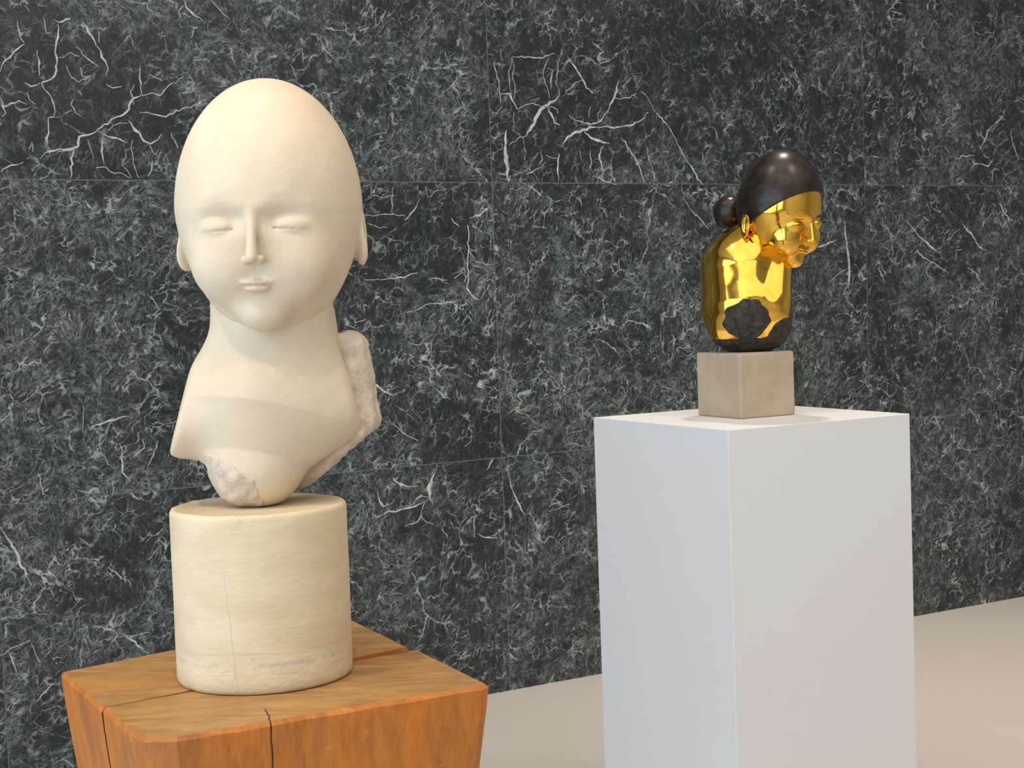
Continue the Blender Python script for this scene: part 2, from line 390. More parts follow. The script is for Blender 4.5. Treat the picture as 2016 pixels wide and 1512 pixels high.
VEINS = [
(0.0044,[(-1.584,0.894),(-1.583,0.867),(-1.596,0.834),(-1.596,0.785),(-1.598,0.747),(-1.615,0.720),(-1.642,0.713),(-1.648,0.702),(-1.628,0.676),(-1.613,0.649),(-1.607,0.617),(-1.627,0.600),(-1.631,0.573),(-1.638,0.540),(-1.637,0.513),(-1.627,0.497)]),
(0.0040,[(-1.600,0.904),(-1.579,0.898),(-1.545,0.910)]),
(0.0040,[(-1.510,0.907),(-1.492,0.872),(-1.469,0.832)]),
(0.0027,[(-1.469,0.835),(-1.446,0.787),(-1.437,0.760),(-1.443,0.737)]),
(0.0027,[(-1.528,0.824),(-1.512,0.800),(-1.486,0.780),(-1.464,0.764)]),
(0.0026,[(-1.627,0.903),(-1.621,0.865),(-1.608,0.861)]),
(0.0030,[(-1.768,0.740),(-1.751,0.770),(-1.723,0.796),(-1.690,0.824)]),
(0.0022,[(-1.708,0.890),(-1.704,0.861),(-1.692,0.829)]),
(0.0026,[(-1.654,0.804),(-1.649,0.767),(-1.650,0.729)]),
(0.0049,[(-1.477,0.568),(-1.445,0.588),(-1.416,0.608),(-1.381,0.623),(-1.372,0.646),(-1.356,0.668),(-1.333,0.680)]),
(0.0036,[(-1.477,0.565),(-1.509,0.551),(-1.534,0.542),(-1.544,0.514),(-1.566,0.503),(-1.605,0.497)]),
(0.0031,[(-1.475,0.560),(-1.447,0.547),(-1.408,0.539),(-1.386,0.528)]),
(0.0027,[(-1.357,0.652),(-1.367,0.690),(-1.354,0.713)]),
(0.0027,[(-1.333,0.680),(-1.298,0.687),(-1.269,0.682),(-1.239,0.712),(-1.190,0.742)]),
(0.0027,[(-1.328,0.770),(-1.336,0.736),(-1.332,0.703),(-1.330,0.680)]),
(0.0027,[(-1.341,0.624),(-1.301,0.625),(-1.255,0.615),(-1.219,0.633),(-1.159,0.652),(-1.116,0.676)]),
(0.0037,[(-1.243,0.565),(-1.232,0.537),(-1.219,0.514)]),
(0.0036,[(-1.377,0.601),(-1.356,0.568),(-1.328,0.535),(-1.312,0.524),(-1.282,0.541),(-1.272,0.559)]),
(0.0023,[(-1.312,0.524),(-1.296,0.491),(-1.284,0.508)]),
(0.0040,[(-1.465,0.538),(-1.469,0.499),(-1.463,0.460)]),
(0.0031,[(-1.491,0.449),(-1.458,0.449),(-1.431,0.433),(-1.402,0.430),(-1.383,0.417)]),
(0.0023,[(-1.393,0.495),(-1.401,0.456),(-1.377,0.417)]),
(0.0027,[(-1.369,0.534),(-1.373,0.495),(-1.367,0.450),(-1.352,0.417)]),
(0.0032,[(-1.303,0.474),(-1.310,0.445),(-1.325,0.423)]),
(0.0049,[(-1.555,0.514),(-1.562,0.487),(-1.566,0.448),(-1.571,0.415)]),
(0.0030,[(-1.784,0.435),(-1.752,0.452),(-1.714,0.463)]),
(0.0026,[(-1.774,0.633),(-1.764,0.628),(-1.742,0.640),(-1.715,0.651),(-1.694,0.641)]),
(0.0036,[(-1.553,0.662),(-1.559,0.640),(-1.544,0.619),(-1.528,0.608)]),
(0.0031,[(-1.577,0.618),(-1.554,0.626)]),
(0.0035,[(-1.696,0.706),(-1.675,0.696),(-1.648,0.708)]),
(0.0026,[(-1.660,0.472),(-1.643,0.496),(-1.604,0.502),(-1.572,0.503)]),
(0.0022,[(-1.509,0.537),(-1.500,0.504),(-1.496,0.477)]),
(0.0022,[(-1.696,0.506),(-1.684,0.528),(-1.683,0.496)]),
(0.0031,[(-1.641,0.540),(-1.647,0.513),(-1.630,0.491)]),
(0.0032,[(-1.178,0.991),(-1.162,0.958),(-1.116,0.927)]),
(0.0033,[(-1.082,0.997),(-1.054,0.964),(-1.025,0.938)]),
(0.0029,[(-0.814,0.797),(-0.797,0.757)]),
(0.0026,[(-1.773,0.655),(-1.759,0.612),(-1.770,0.601)]),
(0.0018,[(-1.564,0.765),(-1.554,0.733),(-1.533,0.717),(-1.499,0.730)]),
(0.0018,[(-1.525,0.761),(-1.516,0.729),(-1.488,0.736)]),
(0.0018,[(-1.590,0.786),(-1.551,0.804),(-1.524,0.794)]),
(0.0018,[(-1.692,0.679),(-1.683,0.652),(-1.668,0.642)]),
(0.0022,[(-1.445,0.710),(-1.423,0.699),(-1.394,0.706)]),
(0.0018,[(-1.459,0.874),(-1.460,0.841)]),
(0.0018,[(-1.441,0.566),(-1.417,0.589),(-1.383,0.590)]),
(0.0018,[(-1.301,0.749),(-1.261,0.730)]),
(0.0051,[(-0.031,0.845),(-0.018,0.801),(-0.009,0.764),(-0.004,0.694)]),
(0.0036,[(0.047,0.861),(0.034,0.810),(0.032,0.765),(0.042,0.728)]),
(0.0031,[(0.047,0.861),(0.057,0.830),(0.045,0.798),(0.058,0.754),(0.052,0.715)]),
(0.0031,[(0.051,0.863),(0.104,0.867),(0.179,0.868),(0.233,0.886)]),
(0.0046,[(-0.003,0.726),(0.031,0.730),(0.048,0.696),(0.062,0.677)]),
(0.0031,[(0.062,0.677),(0.096,0.691),(0.127,0.698),(0.164,0.690)]),
(0.0053,[(0.250,0.731),(0.219,0.711),(0.172,0.687),(0.148,0.654),(0.123,0.615),(0.099,0.582)]),
(0.0047,[(0.099,0.582),(0.069,0.575),(0.053,0.559),(0.023,0.546)]),
(0.0067,[(0.011,0.600),(0.010,0.555),(0.004,0.530),(0.010,0.491),(0.012,0.447),(0.014,0.415)]),
(0.0036,[(-0.050,0.557),(-0.027,0.573),(0.006,0.590)]),
(0.0052,[(0.187,0.694),(0.209,0.662),(0.223,0.630),(0.246,0.624)]),
(0.0037,[(0.199,0.688),(0.233,0.682),(0.236,0.666)]),
(0.0042,[(0.202,0.868),(0.189,0.835),(0.177,0.822),(0.187,0.784),(0.197,0.739),(0.204,0.720)]),
(0.0037,[(0.201,0.833),(0.219,0.824),(0.214,0.791),(0.209,0.753)]),
(0.0037,[(0.240,0.863),(0.246,0.831),(0.233,0.779),(0.251,0.741),(0.246,0.728)]),
(0.0042,[(0.294,0.863),(0.324,0.835),(0.346,0.803),(0.368,0.765),(0.399,0.746)]),
(0.0027,[(0.346,0.797),(0.314,0.776),(0.274,0.748)]),
(0.0059,[(0.513,0.796),(0.499,0.750),(0.469,0.696),(0.435,0.649),(0.411,0.632),(0.355,0.634),(0.309,0.642),(0.286,0.661)]),
(0.0032,[(0.494,0.730),(0.535,0.731),(0.559,0.735),(0.592,0.753)]),
(0.0053,[(0.251,0.547),(0.275,0.580),(0.315,0.600),(0.346,0.607),(0.386,0.621),(0.434,0.622),(0.514,0.621),(0.572,0.632),(0.613,0.653),(0.647,0.681)]),
(0.0048,[(0.346,0.607),(0.377,0.582),(0.424,0.569),(0.464,0.560)]),
(0.0043,[(0.513,0.584),(0.537,0.568),(0.547,0.525)]),
(0.0037,[(0.431,0.550),(0.414,0.516),(0.424,0.477),(0.427,0.431)]),
(0.0027,[(0.544,0.552),(0.583,0.499),(0.606,0.452),(0.621,0.412)]),
(0.0027,[(0.634,0.547),(0.645,0.500),(0.664,0.453),(0.662,0.405)]),
(0.0063,[(0.238,0.520),(0.232,0.481),(0.231,0.449),(0.230,0.416)]),
(0.0031,[(0.086,0.441),(0.124,0.454),(0.163,0.468),(0.179,0.487)]),
(0.0032,[(0.226,0.501),(0.195,0.507),(0.180,0.513)]),
(0.0044,[(0.680,0.682),(0.729,0.643),(0.769,0.589),(0.801,0.529),(0.842,0.482),(0.874,0.434),(0.899,0.407)]),
(0.0027,[(0.681,0.685),(0.649,0.735),(0.617,0.760)]),
(0.0037,[(0.381,0.693),(0.376,0.654)]),
(0.0032,[(0.429,0.695),(0.411,0.655),(0.415,0.642)]),
(0.0056,[(-0.161,0.260),(-0.159,0.219),(-0.163,0.168),(-0.167,0.124),(-0.165,0.080),(-0.174,0.036),(-0.154,0.004),(-0.125,-0.011)]),
(0.0056,[(-0.228,0.282),(-0.214,0.267),(-0.194,0.251)]),
(0.0030,[(-0.161,0.162),(-0.134,0.130),(-0.105,0.117),(-0.072,0.116)]),
(0.0025,[(-0.178,0.106),(-0.208,0.075),(-0.223,0.069)]),
(0.0040,[(-0.425,-0.044),(-0.390,-0.042),(-0.354,-0.027),(-0.326,-0.019),(-0.269,-0.018),(-0.219,-0.013)]),
(0.0029,[(-0.576,0.072),(-0.536,0.071),(-0.475,0.072),(-0.419,0.080),(-0.370,0.091)]),
(0.0035,[(-0.322,0.065),(-0.287,0.070),(-0.252,0.063)]),
(0.0031,[(-0.149,0.282),(-0.112,0.294),(-0.067,0.326)]),
(0.0030,[(-0.352,0.351),(-0.374,0.314),(-0.411,0.277)]),
(0.0030,[(-0.322,0.394),(-0.317,0.357),(-0.273,0.382)]),
(0.0033,[(0.803,0.352),(0.835,0.310),(0.877,0.276),(0.919,0.234)]),
(0.0032,[(0.387,0.437),(0.426,0.424),(0.490,0.405)]),
(0.0021,[(0.047,0.664),(0.044,0.594)]),
(0.0026,[(0.000,0.884),(0.006,0.847)]),
(0.0021,[(0.328,0.535),(0.334,0.496)]),
(0.0021,[(0.375,0.536),(0.376,0.457)]),
(0.0031,[(0.158,0.532),(0.164,0.493),(0.148,0.474)]),
(0.0020,[(-0.573,0.296),(-0.533,0.293),(-0.478,0.299),(-0.410,0.293)]),
(0.0025,[(-0.535,0.393),(-0.536,0.363),(-0.489,0.357),(-0.448,0.363)]),
(0.0025,[(-0.453,0.394),(-0.459,0.339),(-0.458,0.296)]),
(0.0020,[(-0.554,0.266),(-0.514,0.253),(-0.480,0.253)]),
(0.0051,[(1.967,0.263),(2.005,0.240),(2.043,0.199),(2.090,0.170),(2.137,0.135),(2.165,0.120)]),
(0.0046,[(2.034,0.136),(2.072,0.101),(2.119,0.083),(2.175,0.058),(2.223,0.028)]),
(0.0047,[(2.310,0.243),(2.342,0.220),(2.383,0.184),(2.415,0.142),(2.465,0.123)]),
(0.0037,[(1.858,0.241),(1.880,0.213),(1.903,0.195)]),
(0.0058,[(2.546,0.331),(2.571,0.295),(2.596,0.277),(2.608,0.238)]),
(0.0043,[(2.591,0.748),(2.577,0.718),(2.521,0.681),(2.479,0.651),(2.469,0.621),(2.444,0.591)]),
(0.0044,[(2.623,0.666),(2.638,0.600),(2.671,0.529)]),
(0.0049,[(1.632,0.260),(1.634,0.198),(1.640,0.154),(1.649,0.098),(1.648,0.042),(1.642,-0.020)]),
(0.0031,[(1.453,0.145),(1.489,0.156),(1.526,0.166),(1.585,0.182)]),
(0.0038,[(2.277,0.524),(2.326,0.539),(2.392,0.543)]),
(0.0038,[(2.366,0.472),(2.391,0.502),(2.425,0.508),(2.483,0.497),(2.509,0.527)]),
(0.0036,[(1.807,0.066),(1.828,0.032),(1.854,-0.003)]),
(0.0028,[(2.218,0.157),(2.260,0.203),(2.302,0.226)]),
(0.0033,[(2.266,0.127),(2.307,0.132)]),
(0.0028,[(2.274,0.127),(2.269,0.080)]),
(0.0027,[(1.543,0.011),(1.581,0.038),(1.641,0.064)]),
(0.0038,[(2.338,0.049),(2.387,0.030),(2.411,-0.006),(2.460,-0.049)]),
(0.0032,[(1.751,0.489),(1.751,0.422)]),
(0.0033,[(2.094,0.025),(2.133,0.001)]),
(0.0033,[(2.214,0.581),(2.245,0.550)]),
(0.0041,[(1.783,0.529),(1.836,0.524)]),
(0.0034,[(2.498,0.438),(2.516,0.486),(2.550,0.480)]),
(0.0029,[(2.575,0.444),(2.600,0.421)]),
(0.0046,[(2.077,0.280),(2.116,0.256)]),
(0.0027,[(1.855,0.167),(1.894,0.184)]),
(0.0032,[(1.894,0.173),(1.901,0.127)]),
(0.0056,[(-0.499,-0.622),(-0.478,-0.643),(-0.457,-0.655),(-0.431,-0.661),(-0.400,-0.662)]),
(0.0063,[(-0.332,-0.617),(-0.346,-0.640),(-0.356,-0.670),(-0.353,-0.702),(-0.354,-0.718)]),
(0.0044,[(-0.354,-0.710),(-0.376,-0.720),(-0.386,-0.743),(-0.392,-0.770),(-0.414,-0.787),(-0.459,-0.799)]),
(0.0038,[(-0.376,-0.720),(-0.412,-0.728),(-0.461,-0.739),(-0.517,-0.741),(-0.569,-0.752)]),
(0.0055,[(-0.089,-0.590),(-0.104,-0.609),(-0.119,-0.628)]),
(0.0039,[(-0.031,-0.643),(-0.021,-0.685),(-0.010,-0.719),(0.011,-0.766),(0.033,-0.809)]),
(0.0032,[(-0.178,-0.494),(-0.181,-0.522),(-0.207,-0.536)]),
(0.0050,[(-0.314,-0.822),(-0.297,-0.844),(-0.289,-0.861)]),
(0.0029,[(-0.176,-0.776),(-0.177,-0.816),(-0.182,-0.868)]),
(0.0031,[(-0.392,-0.770),(-0.366,-0.796),(-0.344,-0.803)]),
(0.0026,[(0.181,-0.745),(0.156,-0.764),(0.140,-0.791)]),
(0.0033,[(0.179,-0.662),(0.212,-0.690),(0.251,-0.714)]),
(0.0026,[(0.233,-0.788),(0.184,-0.796),(0.139,-0.808)]),
(0.0026,[(-0.106,-0.775),(-0.112,-0.799),(-0.085,-0.814)]),
(0.0026,[(-0.165,-0.858),(-0.147,-0.870),(-0.083,-0.879)]),
(0.0028,[(-0.490,-0.431),(-0.457,-0.461),(-0.427,-0.483),(-0.393,-0.501)]),
(0.0031,[(-0.557,-0.667),(-0.554,-0.699),(-0.538,-0.720),(-0.507,-0.711)]),
(0.0035,[(-1.842,-0.655),(-1.814,-0.708),(-1.792,-0.755),(-1.771,-0.808),(-1.757,-0.848)]),
(0.0030,[(-1.603,-0.716),(-1.579,-0.735),(-1.560,-0.743)]),
(0.0036,[(-1.484,-1.038),(-1.453,-1.062),(-1.421,-1.093),(-1.396,-1.114)]),
(0.0031,[(-1.512,-0.820),(-1.481,-0.850),(-1.450,-0.873),(-1.444,-0.887)]),
(0.0031,[(-1.454,-0.431),(-1.453,-0.476),(-1.452,-0.521),(-1.433,-0.543)]),
(0.0031,[(-1.387,-0.416),(-1.376,-0.450),(-1.417,-0.473)]),
(0.0031,[(-1.335,-0.427),(-1.350,-0.472),(-1.372,-0.509)]),
(0.0030,[(-1.569,-0.300),(-1.568,-0.339),(-1.573,-0.370)]),
(0.0031,[(-1.547,-0.366),(-1.502,-0.356),(-1.456,-0.347),(-1.423,-0.342)]),
(0.0040,[(-1.717,-0.498),(-1.710,-0.543),(-1.706,-0.569)]),
(0.0030,[(-1.770,-1.030),(-1.753,-1.058),(-1.742,-1.091)]),
(0.0030,[(-1.761,-1.216),(-1.741,-1.193),(-1.702,-1.161)]),
(0.0025,[(-1.863,-1.054),(-1.825,-1.034),(-1.769,-1.017)]),
(0.0041,[(-1.494,-0.705),(-1.483,-0.687)]),
(0.0030,[(-1.615,-1.065),(-1.618,-1.123)]),
(0.0026,[(-1.465,-1.048),(-1.419,-1.048),(-1.392,-1.045)]),
(0.0025,[(-1.838,-1.039),(-1.822,-1.092),(-1.817,-1.118)]),
(0.0030,[(-1.696,-0.868),(-1.691,-0.888)]),
(0.0033,[(-0.624,-0.242),(-0.579,-0.272),(-0.527,-0.310),(-0.481,-0.334)]),
(0.0028,[(-0.417,-0.147),(-0.386,-0.162),(-0.362,-0.156)]),
(0.0034,[(-0.313,-0.323),(-0.282,-0.351),(-0.258,-0.363)]),
(0.0041,[(-0.196,-0.273),(-0.164,-0.289)]),
(0.0035,[(-0.096,-0.074),(-0.090,-0.118)]),
(0.0045,[(-0.616,-0.075),(-0.577,-0.062)])]
#VEINDATA
slab_wall()
def setting(name, x0, x1, y0, y1, z0, z1, mat):
    o = mesh(name, *boxdata(x0, x1, y0, y1, z0, z1), mat); o.matrix_world = ROOMM; return tag(o, kind='structure')
setting('floor', -5.2, 6.2, -9.2, .12, -.1, 0, M_FLOOR)
setting('ceiling', -5.2, 6.2, -9.2, .12, 4.2, 4.3, M_CEIL)
setting('wall_right', 6.0, 6.2, -9.0, 0, 0, 4.2, M_WALLP)
setting('wall_front', -5.0, 6.2, -9.2, -9.0, 0, 4.2, M_WALLP)
def left_wall():
    vs, fs = [], []
    def bx(*a):
        v, f = boxdata(*a); b = len(vs); vs.extend(v); fs.extend([tuple(i + b for i in t) for t in f])
    bx(-5.2, -5.0, -9.2, .12, 0, .35); bx(-5.2, -5.0, -9.2, .12, 3.8, 4.2)
    bx(-5.2, -5.0, -1.4, .12, .35, 3.8); bx(-5.2, -5.0, -9.2, -7.8, .35, 3.8)
    o = mesh('wall_left', vs, fs, M_WALLP); o.matrix_world = ROOMM; tag(o, kind='structure')
    vs.clear(); fs.clear()
    for y in (-7.8, -6.22, -4.62, -3.02, -1.46): bx(-5.14, -5.06, y, y + .06, .35, 3.8)
    bx(-5.14, -5.06, -7.8, -1.4, .35, .42); bx(-5.14, -5.06, -7.8, -1.4, 3.73, 3.8)
    o = mesh('window_1', vs, fs, M_METAL); o.matrix_world = ROOMM; tag(o, kind='structure')
left_wall()

# ------------------------------------------------------------------ white plinth
def zrot_box(name, F, th, w_, d_, h, mat, parent=None, bev=.0015):
    o = mesh(name, *boxdata(0, w_, 0, d_, 0, h), mat, parent); o.location = F; o.rotation_euler = (0, 0, th)
    bevel(o, bev, 2); return o
PT = EYE - .313
pl = zrot_box('plinth', (.4721, 3.44, 0), .5087, .5358, .5557, PT, M_PLINTH)
tag(pl, 'tall white painted square plinth carrying the golden bronze head', 'plinth')

# ------------------------------------------------------------------ wooden block
def wood_block():
    zt = 1.45 - .3823
    T = [(-.4890, 1.6451), (-.3560, 1.3985), (-.3395, 1.3807), (-.3095, 1.3795), (-.0416, 1.5265), (-.0370, 1.5330), (-.1020, 1.7270), (-.2153, 1.8950)]
    T = [(-.4890, 1.6451), (-.3560, 1.3985), (-.3395, 1.3807), (-.3095, 1.3770), (-.0410, 1.5225), (-.0365, 1.5320), (-.2153, 1.8900)]
    org = Vector((-.273, 1.62, 0))
    top = [Vector((x, y, 0)) - org for x, y in T]
    rnd = random.Random(11)
    # two shallow grooves cut real cracks: split the outline into a back and a front part
    # crack line on top from the left face to the right face
    cl = Vector((-.4046, 1.4879, 0)) - org; cr_ = Vector((-.1170, 1.6935, 0)) - org
    e = empty('wooden_block', (org.x, org.y, 0))
    tag(e, 'tapering cracked oak block under the white plaster drum and head', 'wooden block')
    def ring(poly, z, k): 
        return [(p.x * k, p.y * k, z) for p in poly]
    def loft(name, poly, dark):
        # outline densified so the edges can be slightly uneven
        pts = []; dk = []
        for ei, (a, b) in enumerate(zip(poly, poly[1:] + poly[:1])):
            n = max(1, int((b - a).length / .02))
            for q in range(n): pts.append(a.lerp(b, q / n)); dk.append(ei == dark)
        N = len(pts); jit = [rnd.uniform(-1, 1) * .0009 for _ in pts]
        zs = [(0, 1.0), (-.0015, 1.006), (-.02, .999), (-.06, .975), (-.12, .935), (-.20, .885), (-.36, .80), (-.55, .80), (-1.0677, .98)]
        vs, fs, fm = [], [], []
        vs.append((sum(p.x for p in pts) / N, sum(p.y for p in pts) / N, zt))
        for r_, (dz, k) in enumerate(zs):
            for i, p in enumerate(pts):
                kk = k * (1 + jit[i] * 6 * (1 + .8 * math.sin(i * 1.7 + dz * 40)))
                if r_ == 0: kk = k * (1 - .010) + jit[i] * 3
                vs.append((p.x * kk, p.y * kk, zt + dz + (rnd.uniform(-1, 0) * .0012 if r_ == 1 else 0) - (.0022 if r_ == 1 else 0)))
        for i in range(N): fs.append((0, 1 + i, 1 + (i + 1) % N)); fm.append(0)
        for r_ in range(len(zs) - 1):
            for i in range(N):
                a = 1 + r_ * N + i; b = 1 + r_ * N + (i + 1) % N
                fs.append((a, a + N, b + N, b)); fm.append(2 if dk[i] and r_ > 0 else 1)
        fs.append(tuple(1 + (len(zs) - 1) * N + i for i in range(N - 1, -1, -1))); fm.append(1)
        return mesh(name, vs, fs, [M_WTOP, M_WSIDE, M_CRACK_SHADE], e, smooth=False, fmat=fm)
    g0, g1 = .0012, .0075   # crack widens to the right
    back = [top[0], cl + Vector((-.0006, .0010, 0)), cr_ + Vector((-.008, .0125, 0)), top[6]]
    front = [cl + Vector((.0006, -.0010, 0)), top[1], top[2], top[3]]
    # front split by the small vertical crack
    c0 = Vector((-.2475, 1.4722, 0)) - org; c1 = Vector((-.2327, 1.4189, 0)) - org
    front += [top[4], top[5], cr_ + Vector((.0035, -.003, 0))]
    ccw = lambda L: L
    loft('back_half', back, 1); loft('front_half', front, len(front) - 1)
    # core coloured near black, standing in for the shade down in the split
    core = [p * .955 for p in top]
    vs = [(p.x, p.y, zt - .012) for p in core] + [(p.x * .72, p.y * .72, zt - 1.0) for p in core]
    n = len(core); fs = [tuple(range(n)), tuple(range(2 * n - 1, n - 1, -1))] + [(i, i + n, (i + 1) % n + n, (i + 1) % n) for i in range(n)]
    mesh('inner_core', vs, fs, M_CRACK_SHADE, e)
    return e, zt, org
block, ZT, BORG = wood_block()

# ------------------------------------------------------------------ plaster drum
def drum():
    R, H = .0900, .1775; N = 160
    e = Vector((-.2655, 1.602, ZT))
    prof = [(.0, 0), (R - .006, 0), (R - .002, .0012), (R - .0003, .005), (R, .012)] + [(R, z) for z in np.linspace(.02, H - .006, 16)] + [(R - .0004, H - .003), (R - .0016, H - .0008), (R - .0035, H), (R - .0075, H - .0003), (R - .009, H - .0012), (0, H - .0012)]
    rnd = random.Random(3); ph = [rnd.uniform(0, 6.28) for _ in range(8)]
    vs, fs = [], []
    for j, (r_, z) in enumerate(prof):
        for i in range(N):
            t = 2 * math.pi * i / N
            k = 1 + .0022 * math.sin(3 * t + ph[0]) + .0012 * math.sin(7 * t + ph[1] + z * 30) + .0008 * math.sin(17 * t + ph[2] + z * 90)
            zz = z + (.0002 * math.sin(9 * t + ph[3]) + .00018 * math.sin(23 * t + ph[4]) if z > H - .008 and r_ > .03 else 0)
            vs.append((r_ * k * math.cos(t), r_ * k * math.sin(t), zz))
    for j in range(len(prof) - 1):
        for i in range(N):
            a = j * N + i; b = j * N + (i + 1) % N
            fs.append((a, b, b + N, a + N))
    o = mesh('plaster_drum', vs, fs, M_DRUM, smooth=True); o.location = e
    tag(o, 'cream plaster drum standing on the oak block below the pale head', 'drum pedestal')
    return e + Vector((0, 0, H - .0012))
DTOP = drum()

# ------------------------------------------------------------------ implicit modelling
def smin(a, b, k):
    h = np.clip(.5 + .5 * (b - a) / k, 0, 1); return b + (a - b) * h - k * h * (1 - h)
def smax(a, b, k): return -smin(-a, -b, k)
def ell(P, c, r, R=None):
    q = P - np.array(c, dtype=np.float32)
    if R is not None: q = q @ R
    r = np.array(r, dtype=np.float32)
    k0 = np.linalg.norm(q / r, axis=-1); k1 = np.linalg.norm(q / (r * r), axis=-1)
    return k0 * (k0 - 1) / np.maximum(k1, 1e-6)
def rotm(x=0, y=0, z=0):
    # returns matrix M with q_local = q_world @ M
    return np.array((Matrix.Rotation(rad(z), 3, 'Z') @ Matrix.Rotation(rad(y), 3, 'Y') @ Matrix.Rotation(rad(x), 3, 'X')), dtype=np.float32)
def cone(P, a, b, ra, rb):
    a = np.array(a, dtype=np.float32); b = np.array(b, dtype=np.float32); ba = b - a
    t = np.clip(((P - a) @ ba) / (ba @ ba), 0, 1)
    return np.linalg.norm(P - a - t[..., None] * ba, axis=-1) - (ra + (rb - ra) * t)
def boxd(P, c, h, rr=.0, R=None):
    q = P - np.array(c, dtype=np.float32)
    if R is not None: q = q @ R
    q = np.abs(q) - (np.array(h, dtype=np.float32) - rr)
    return np.linalg.norm(np.maximum(q, 0), axis=-1) + np.minimum(q.max(-1), 0) - rr
def half(P, n, d):
    n = np.array(n, dtype=np.float32); n /= np.linalg.norm(n); return P @ n - d
def wob(P, s, seed=0):
    r = np.random.RandomState(seed); out = 0
    for o in range(5):
        k = r.normal(size=(3, 3)).astype(np.float32) * s * (1.7 ** o); p = r.uniform(0, 6.28, 3)
        w = np.sin(P @ k + p); out = out + (w[..., 0] * w[..., 1] + .5 * w[..., 2]) / (1.75 ** o)
    return out
def nets(F, lo, hi, h):
    lo = np.array(lo, dtype=np.float64); n = np.ceil((np.array(hi) - lo) / h).astype(int) + 1
    V = np.empty(n, dtype=np.float32)
    ys = lo[1] + h * np.arange(n[1]); zs = lo[2] + h * np.arange(n[2])
    for i in range(n[0]):
        P = np.empty((n[1], n[2], 3), dtype=np.float32); P[..., 0] = lo[0] + h * i; P[..., 1] = ys[:, None]; P[..., 2] = zs[None]
        V[i] = F(P)
    I = V < 0
    c = np.zeros(n - 1, dtype=np.int8)
    for a in (0, 1):
        for b in (0, 1):
            for d in (0, 1): c += I[a:n[0] - 1 + a, b:n[1] - 1 + b, d:n[2] - 1 + d]
    act = (c > 0) & (c < 8); idx = -np.ones(act.shape, dtype=np.int64); cells = np.argwhere(act); idx[act] = np.arange(len(cells))
    acc = np.zeros((len(cells), 3)); cnt = np.zeros(len(cells))
    corners = [(a, b, d) for a in (0, 1) for b in (0, 1) for d in (0, 1)]
    for p in corners:
        for ax in range(3):
            if p[ax]: continue
            q = list(p); q[ax] = 1
            A = V[cells[:, 0] + p[0], cells[:, 1] + p[1], cells[:, 2] + p[2]]; B = V[cells[:, 0] + q[0], cells[:, 1] + q[1], cells[:, 2] + q[2]]
            s = (A < 0) != (B < 0); t = np.where(s, A / np.where(s, A - B, 1), 0)
            pos = np.tile(np.array(p, float), (len(cells), 1)); pos[:, ax] += t
            acc[s] += pos[s]; cnt[s] += 1
    vs = lo + h * (cells + acc / cnt[:, None])
    quads = []
    for ax in range(3):
        a1, a2 = (ax + 1) % 3, (ax + 2) % 3
        sl0 = [slice(1, n[k] - 1) for k in range(3)]; sl0[ax] = slice(0, n[ax] - 1); sl1 = list(sl0); sl1[ax] = slice(1, n[ax])
        A, B = I[tuple(sl0)], I[tuple(sl1)]
        for flip, mask in ((False, A & ~B), (True, ~A & B)):
            e = np.argwhere(mask); e[:, a1] += 1; e[:, a2] += 1
            if not len(e): continue
            def cell(d1, d2):
                q = e.copy(); q[:, a1] -= d1; q[:, a2] -= d2; return idx[q[:, 0], q[:, 1], q[:, 2]]
            Q = np.stack([cell(1, 1), cell(0, 1), cell(0, 0), cell(1, 0)], 1)
            quads.append(Q[:, ::-1] if flip else Q)
    quads = np.concatenate(quads)
    for _ in range(3):   # pull the vertices onto the true surface
        X = vs.astype(np.float32); e = h * .4; f0 = F(X[None])[0]
        g = np.stack([(F((X + np.eye(3, dtype=np.float32)[k] * e)[None])[0] - F((X - np.eye(3, dtype=np.float32)[k] * e)[None])[0]) / (2 * e) for k in range(3)], 1)
        st = -(f0 / np.maximum((g * g).sum(1), .2))[:, None] * g; ln = np.linalg.norm(st, axis=1, keepdims=True)
        vs = vs + st * np.minimum(1, h * .5 / np.maximum(ln, 1e-9))
    return vs, quads
def implicit(name, F, lo, hi, h, mat, parent):
    vs, q = nets(F, lo, hi, h)
    me = bpy.data.meshes.new(name); me.vertices.add(len(vs)); me.vertices.foreach_set('co', vs.astype(np.float32).ravel())
    me.loops.add(q.size); me.loops.foreach_set('vertex_index', q.astype(np.int32).ravel())
    me.polygons.add(len(q)); me.polygons.foreach_set('loop_start', np.arange(0, q.size, 4, dtype=np.int32))
    me.polygons.foreach_set('use_smooth', np.ones(len(q), dtype=bool))
    me.update(calc_edges=True); me.validate(); me.materials.append(mat)
    o = bpy.data.objects.new(name, me); C.objects.link(o); o.parent = parent
    return o

